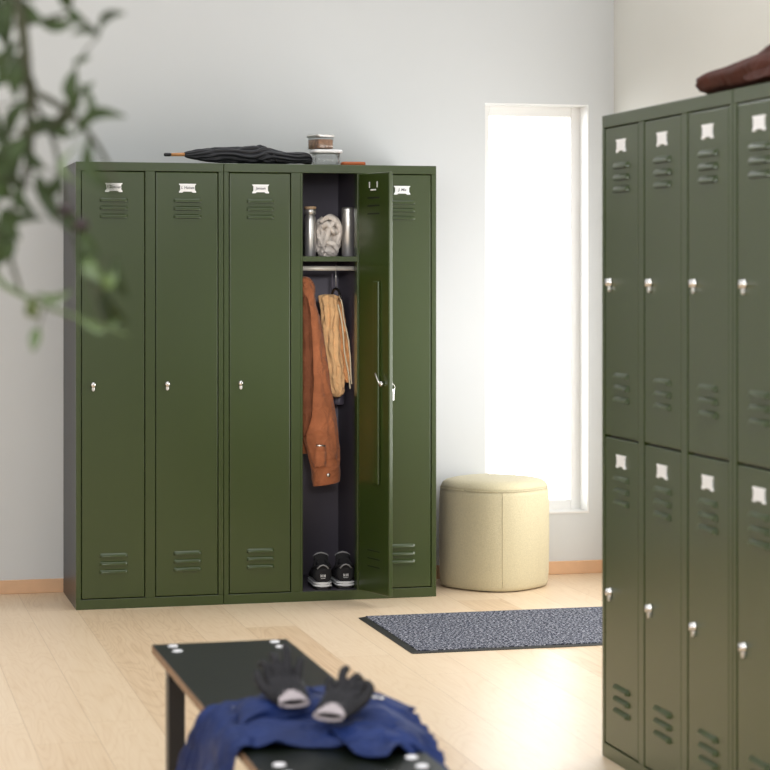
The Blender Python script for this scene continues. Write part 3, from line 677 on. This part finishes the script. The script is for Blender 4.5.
# shoes
def shoe(loc_, rz, label, mir=1):
    s_ = thing('sneaker', loc_, label, 'shoe', None, rz)
    def sec(y, w, z0, z1, xo=0, n=28, p=.75):
        out = []
        for k in range(n):
            a = 2*PI*k/n; c_, q = math.cos(a), math.sin(a)
            out.append((xo*mir+w*math.copysign(abs(c_)**p, c_), y, (z0+z1)/2+(z1-z0)/2*math.copysign(abs(q)**p, q)))
        return out
    pl = [(0, .018), (.006, .031), (.02, .038), (.06, .040), (.12, .041), (.18, .046), (.23, .044), (.262, .034), (.278, .02), (.284, .006)]
    b = MB(); b.rings([sec(y, w, 0, .012 if i_ else .010, p=.4) for i_, (y, w) in enumerate(pl)], 'black'); b.obj('outsole', s_)
    b = MB(); b.rings([sec(y-.003, w*1.06, .0122, .023) for y, w in pl], 'sole'); b.rings([sec(y-.001, w*1.03, .0235, .033) for y, w in pl], 'sole'); b.obj('midsole', s_)
    b = MB(); b.rings([sec(y, w, .0215, .0245) for y, w in pl], 'shoegrey'); b.obj('midsole_stripe', s_)
    up = [(.002, .020, .084), (.006, .033, .098), (.018, .0385, .104), (.045, .040, .098), (.075, .041, .092), (.10, .041, .104), (.13, .040, .102), (.17, .042, .084), (.21, .043, .064), (.25, .034, .052), (.27, .02, .044), (.276, .008, .036)]
    b = MB(); b.rings([sec(y, w, .028, z, p=.85) for y, w, z in up], 'shoe'); b.obj('upper', s_)
    # padded collar
    b = MB(); cp = []
    for k in range(33):
        a = 2*PI*k/32; yy = .055-.048*math.cos(a); xx = .030*math.sin(a)
        cp.append((xx*1.1, yy-.003, .106-.012*math.sin(a)**2+.020*max(0, -math.cos(a))))
    b.tube(cp, .0075, 'shoe', 10); b.obj('collar', s_)
    b = MB(); b.rings([[(x*.032, .085+.022*q-.004*(1-x*x), .100+.050*q-.010*q*x*x) for x in (-1, -.6, 0, .6, 1)] for q in (0, .3, .6, .9, 1)]+[], 'shoe', cap=False, closed=False); b.obj('tongue', s_, solid=.008, sub=1)
    b = MB(); b.tube([(x*.032, .106-.004*(1-x*x), .152-.016*x*x) for x in (-1, -.75, -.5, 0, .5, .75, 1)], .0035, 'shoegrey', 8); b.obj('tongue_trim', s_)
    b = MB(); b.tube([(-.024, .003, .092), (-.013, -.002, .104), (0, -.004, .109), (.013, -.002, .104), (.024, .003, .092)], .003, 'shoegrey', 8); b.obj('heel_trim', s_)
    for q in range(4):
        b = MB(); y = .118+q*.018; b.tube([(-.026, y, .098-q*.006), (0, y+.004, .112-q*.009), (.026, y, .098-q*.006)], .003, 'sole', 8); b.obj('lace', s_)
    b = MB()
    for x in (-.0105, .0025):
        for dx in (0, .0055): b.box(x+dx, -.0025, .055, x+dx+.0026, .001, .067, 'sole')
        b.box(x, -.0025, .0595, x+.008, .001, .0625, 'sole')
    b.box(-.010, -.0022, .049, .010, .001, .0505, 'sole')
    b.box(-.013, -.0015, .046, .013, .006, .070, 'shoe'); b.obj('heel_badge', s_); s_.scale = (.98, .80, .95)
    return s_
shoe((1.955, 8.762, .0405), math.radians(-6), 'black sneaker with white sole in the open locker, left of the pair')
shoe((2.053, 8.765, .0405), math.radians(-4), 'black sneaker with upright tongue in the open locker, right of the pair', -1)

# ------------------------------------------------------------------ rolled jacket on the right lockers
rl = thing('rolled_jacket', (2.16, 5.10, 1.8045), 'dark rust brown rolled jacket lying on top of the right hand lockers', 'jacket')
b = MB()
loft(b, [((0, .016, .030), (.02, 0, 0), (0, 0, .012)), ((0, .008, .030), (.045, 0, 0), (0, 0, .024)), ((0, -.012, .031), (.06, 0, 0), (0, 0, .029)), ((.0, -.06, .033), (.07, 0, 0), (0, 0, .031)), ((.0, -.15, .034), (.07, 0, 0), (0, 0, .033)), ((.01, -.28, .038), (.08, 0, 0), (0, 0, .037)),
         ((.02, -.38, .043), (.09, 0, 0), (0, 0, .041)), ((.03, -.48, .045), (.10, 0, 0), (0, 0, .042)), ((.03, -.62, .04), (.09, 0, 0), (0, 0, .038)), ((.03, -.68, .03), (.05, 0, 0), (0, 0, .02))], 'rust', 48, 110, .07, (2.6, 5), 7.3)
b.obj('folded_body', rl)
b = MB()
loft(b, [((-.055, -.33, .042), (0, .02, 0), (.012, 0, .024)), ((-.06, -.40, .046), (0, .03, 0), (.016, 0, .036)), ((-.065, -.46, .048), (0, .03, 0), (.016, 0, .038)), ((-.05, -.56, .045), (0, .03, 0), (.016, 0, .034))], 'rust', 40, 40, .12, (3, 4), 1.3)
b.obj('sleeve', rl)

# ------------------------------------------------------------------ plant at the left
pt = thing('potted_plant', (-.34, 2.55, 0), 'leafy green plant with thin trailing stems reaching in at upper left', 'plant')
PO = Vector((-.34, 2.55, 0))
b = MB(); b.lathe([(.11, 0), (.13, .01), (.165, .30), (.17, .31), (.155, .31), (.15, .28)], 'pot', n=40); b.obj('pot', pt)
b = MB(); b.lathe([(.149, .262), (.149, .272), (.1, .277), (.01, .28)], 'soil', n=32); b.obj('soil', pt)
CR = (.9693, -.2457); CF = (.2457, .9693)
def pp(u, v, d=2.6):       # right and up offsets from eye level, metres at depth d in front of the viewer's axis
    k = d/2.6
    return Vector((u*k*CR[0]+d*CF[0], u*k*CR[1]+d*CF[1], 1.358+v*k))-PO
stems = [
 [(-.95, -.85, 2.6), (-.82, -.2, 2.6), (-.62, .50, 2.62), (-.50, .55, 2.6), (-.445, .34, 2.58), (-.430, .22, 2.6), (-.43, .13, 2.62), (-.455, .05, 2.6), (-.44, -.02, 2.6)],
 [(-.50, .55, 2.6), (-.52, .42, 2.75), (-.47, .32, 2.8), (-.44, .24, 2.75), (-.40, .16, 2.7), (-.385, .08, 2.65), (-.36, .00, 2.6), (-.335, -.07, 2.55)],
 [(-.43, .22, 2.6), (-.39, .20, 2.6), (-.355, .165, 2.6), (-.33, .12, 2.6), (-.322, .07, 2.6)],
 [(-.445, .30, 2.6), (-.41, .305, 2.6), (-.38, .315, 2.6)],
 [(-.44, .17, 2.6), (-.40, .18, 2.6), (-.375, .22, 2.6), (-.373, .25, 2.6)],
 [(-.46, .06, 2.6), (-.47, .0, 2.6), (-.43, -.03, 2.6), (-.38, -.05, 2.6), (-.31, -.075, 2.6)],
 [(-.62, .50, 2.62), (-.56, .30, 2.5), (-.50, .18, 2.5), (-.47, .06, 2.5), (-.475, -.01, 2.5)]]
SP = []
for st in stems:
    P2 = [pp(*p) for p in st]; n_ = 40; b = MB()
    big = st is stems[0]; SP += [catmull(P2, t/80) for t in range(24, 81)]
    b.tube([catmull(P2, t/n_) for t in range(n_+1)], [(.010*(1-t/n_)+.0022) if big else (.0035*(1-t/n_)+.0016) for t in range(n_+1)], 'leaf2' if st is stems[5] else 'stem', 8); b.obj('stem', pt)
def leaf(p, q, w, m='leaf', curl=.2, face=None):
    """leaf blade from p to q (world offsets) with a curved midrib"""
    a = q-p; L_ = a.length; a = a.normalized(); f = (face or Vector((-.25, -.97, .1))).normalized()
    sd = a.cross(f).normalized(); up = sd.cross(a).normalized(); b = MB(); R = []
    for k in range(13):
        t = k/12; ww = w*math.sin(PI*min(1, t*.96+.02))**.8; c = p+a*L_*t+sd*curl*L_*math.sin(PI*t)+up*.1*L_*math.sin(PI*t)
        R.append([c-sd*ww+up*ww*.3, c-sd*ww*.5+up*ww*.1, c, c+sd*ww*.5+up*ww*.1, c+sd*ww+up*ww*.3])
    b.rings(R, m, cap=False, closed=False); return b.obj('leaf', pt)
# (from u,v) -> (to u,v), half width
LV = [
 ((-.43, .16), (-.46, .12), .012, 'leaf', .15, 2.55), ((-.46, .16), (-.44, .10), .013, 'leaf', .1, 2.65), ((-.475, .12), (-.45, .09), .013, 'leaf', .1, 2.6), ((-.42, .10), (-.395, .06), .009, 'leaf', -.1, 2.6), ((-.45, .33), (-.455, .27), .011, 'leaf', .1, 2.6), ((-.43, .27), (-.445, .21), .011, 'leaf', .1, 2.6),
 ((-.345, .290), (-.312, .313), .006, 'leaf', -.2, 2.6), ((-.345, .285), (-.378, .287), .005, 'leaf', .2, 2.6), ((-.345, .288), (-.347, .283), .004, 'leaf', 0, 2.6), ((-.415, .300), (-.375, .301), .008, 'leaf', .1, 2.6),
 ((-.38, .318), (-.395, .34), .008, 'leaf', .1, 2.6), ((-.38, .318), (-.36, .300), .007, 'leaf', .1, 2.6), ((-.375, .255), (-.355, .262), .004, 'leaf', .1, 2.6),
 ((-.44, .36), (-.46, .32), .009, 'leaf', .1, 2.6), ((-.44, .33), (-.41, .30), .009, 'leaf', .1, 2.6), ((-.445, .30), (-.49, .29), .007, 'leaf', -.1, 2.6),
 ((-.44, .28), (-.465, .23), .008, 'leaf', .1, 2.6), ((-.44, .26), (-.42, .22), .009, 'leaf', .1, 2.6), ((-.435, .24), (-.475, .22), .007, 'leaf', .1, 2.6),
 ((-.375, .245), (-.368, .197), .009, 'leaf', .15, 2.6), ((-.365, .22), (-.41, .172), .007, 'leaf', -.15, 2.6), ((-.37, .23), (-.362, .168), .005, 'leaf', -.2, 2.6), ((-.373, .21), (-.35, .23), .004, 'leaf', 0, 2.6),
 ((-.375, .165), (-.312, .188), .008, 'leaf', -.22, 2.6), ((-.355, .165), (-.322, .095), .009, 'leaf', .22, 2.6), ((-.36, .160), (-.355, .10), .0035, 'leaf2', .5, 2.6), ((-.375, .165), (-.405, .17), .006, 'leaf', .1, 2.6),
 ((-.43, .18), (-.385, .162), .010, 'leaf', -.15, 2.6), ((-.43, .17), (-.40, .185), .008, 'leaf', .1, 2.6), ((-.435, .15), (-.41, .125), .008, 'leaf', .1, 2.6), ((-.43, .21), (-.455, .16), .009, 'leaf', .1, 2.6),
 ((-.43, .17), (-.445, .115), .009, 'leaf', .1, 2.6), ((-.45, .14), (-.475, .10), .011, 'leaf', .1, 2.55), ((-.455, .11), (-.475, .05), .012, 'leaf', .2, 2.55), ((-.44, .11), (-.42, .07), .008, 'leaf', .2, 2.6),
 ((-.46, .08), (-.44, .04), .010, 'leaf', .1, 2.6), ((-.42, .12), (-.40, .09), .008, 'leaf', .1, 2.6), ((-.45, .05), (-.465, .01), .010, 'leaf', -.1, 2.6),
 ((-.47, .025), (-.41, .065), .009, 'leaf', -.28, 2.6), ((-.47, .045), (-.49, .02), .008, 'leaf', -.1, 2.6),
 ((-.39, .08), (-.365, .05), .010, 'leaf', .1, 2.6), ((-.365, .05), (-.345, .02), .010, 'leaf', .1, 2.6), ((-.37, .03), (-.355, -.01), .010, 'leaf', -.1, 2.6), ((-.39, .12), (-.41, .09), .008, 'leaf', -.1, 2.6),
 ((-.36, .02), (-.34, -.01), .010, 'leaf2', .1, 2.6), ((-.325, .00), (-.335, -.02), .009, 'leaf2', .1, 2.55), ((-.325, .02), (-.31, -.03), .008, 'leaf', .1, 2.6), ((-.34, -.02), (-.31, -.06), .012, 'leaf', .2, 2.6),
 ((-.372, -.05), (-.315, -.052), .006, 'leaf2', .3, 2.6), ((-.42, -.025), (-.375, -.02), .006, 'leaf2', .2, 2.6), ((-.425, -.03), (-.42, -.055), .008, 'leaf2', .1, 2.55), ((-.418, -.065), (-.424, -.095), .007, 'leaf2', .0, 2.6),
 ((-.48, .35), (-.46, .31), .009, 'leaf', .1, 2.7), ((-.47, .31), (-.49, .27), .009, 'leaf', .1, 2.7), ((-.47, .20), (-.455, .15), .009, 'leaf', .1, 2.7), ((-.48, .15), (-.46, .12), .010, 'leaf', .1, 2.7),
 ((-.44, .35), (-.42, .33), .008, 'leaf', .1, 2.7), ((-.48, .19), (-.49, .15), .008, 'leaf', .1, 2.5), ((-.45, .26), (-.48, .25), .006, 'leaf', .1, 2.5)]
for (u0, v0), (u1, v1), w_, m_, cu, d_ in LV:
    lf = leaf(pp(u0, v0, d_), pp(u1, v1, d_+random.uniform(-.02, .02)), w_, m_, cu)
    p0 = pp(u0, v0, d_); near = min(SP, key=lambda q: (q-p0).length); dd = (near-p0).length
    if dd > .004:
        b = MB(); b.tube([p0, p0.lerp(near, .5)+Vector((0, 0, .06*dd)), near], [.0010, .0012, .0014], 'stem', 6); b.obj('leaf_stalk', pt)
for u_, v_ in ((-.385, .075), (-.367, .058)):
    b = MB(); q_ = pp(u_, v_); b.lathe([(.001, -.009), (.009, -.005), (.011, 0), (.008, .007), (.001, .010)], 'bud', tuple(q_), 'Z', 12); b.obj('bud', pt)

# ------------------------------------------------------------------ light
def area(name, loc_, rot, sx_, sy_, e, col_=(1, 1, 1)):
    L_ = bpy.data.lights.new(name, 'AREA'); L_.shape = 'RECTANGLE'; L_.size = sx_; L_.size_y = sy_; L_.energy = e; L_.color = col_
    o = bpy.data.objects.new(name, L_); COL.objects.link(o); o.location = loc_; o.rotation_euler = rot; return o
area('added_side_light', (RX+.03, (vy0+vy1)/2, 1.05), (0, PI/2, 0), 1.35, vy1-vy0-.05, 46, (1, .99, .97))  # side lamp set inside the added opening
area('front_softbox', (-.5, .8, 2.5), (math.radians(66), 0, math.radians(-14)), 3.2, 2.2, 110, (1, 1, 1))
area('right_softbox', (3.3, 1.2, 2.3), (math.radians(60), 0, math.radians(20)), 1.6, 1.6, 24, (1, 1, 1))

sl = bpy.data.lights.new('added_locker_spot', 'SPOT'); sl.energy = 900; sl.spot_size = math.radians(10); sl.spot_blend = 1; sl.shadow_soft_size = .25  # narrow spot added to brighten the clothes in the open locker
so = bpy.data.objects.new('added_locker_spot', sl); COL.objects.link(so); so.location = (.7, 1.4, 2.0)
so.rotation_euler = (Vector((2.03, 8.9, 1.08))-Vector(so.location)).to_track_quat('-Z', 'Y').to_euler()
wd = bpy.data.worlds.new('w'); S.world = wd; wd.use_nodes = True
n = wd.node_tree.nodes; l = wd.node_tree.links; bg = n['Background']
tc = n.new('ShaderNodeTexCoord'); sp = n.new('ShaderNodeSeparateXYZ'); l.new(tc.outputs['Generated'], sp.inputs[0])
def mr(inp, a, b_, c, d):
    k = n.new('ShaderNodeMapRange'); k.inputs[1].default_value = a; k.inputs[2].default_value = b_; k.inputs[3].default_value = c; k.inputs[4].default_value = d
    l.new(inp, k.inputs[0]); return k.outputs[0]
ab = n.new('ShaderNodeMath'); ab.operation = 'ABSOLUTE'; l.new(sp.outputs['Z'], ab.inputs[0])
m1 = n.new('ShaderNodeMath'); m1.operation = 'MULTIPLY'; l.new(mr(sp.outputs['Y'], .05, .25, 0, 1), m1.inputs[0]); l.new(mr(ab.outputs[0], .2, .35, 1, 0), m1.inputs[1])
st = n.new('ShaderNodeMath'); st.operation = 'MULTIPLY_ADD'; l.new(m1.outputs[0], st.inputs[0]); st.inputs[1].default_value = 9; l.new(mr(sp.outputs['Z'],  .72, .92, .46, 2.0), st.inputs[2])
l.new(st.outputs[0], bg.inputs['Strength']); bg.inputs['Color'].default_value = (.985, .99, 1, 1)

# ------------------------------------------------------------------ camera
cd = bpy.data.cameras.new('camera'); co = bpy.data.objects.new('camera', cd); COL.objects.link(co); S.camera = co
co.location = (0, 0, 1.358); co.rotation_euler = (PI/2, 0, -.24825)
cd.sensor_width = 36; cd.lens = 2158/770*36; cd.shift_y = -112/770
cd.dof.use_dof = True; cd.dof.focus_distance = 8.7; cd.dof.aperture_fstop = 4.8
S.view_settings.view_transform = 'Standard'; S.view_settings.look = 'None'; S.view_settings.exposure = 0
for _o in S.objects:
    if _o.parent is None:
        for _k, _g in (('locker_cabinet', 'green steel lockers'), ('work_glove', 'pair of work gloves'), ('sneaker', 'pair of black sneakers'), ('food_container', 'stacked glass food containers')):
            if _o.name.split('.')[0] == _k: _o['group'] = _g
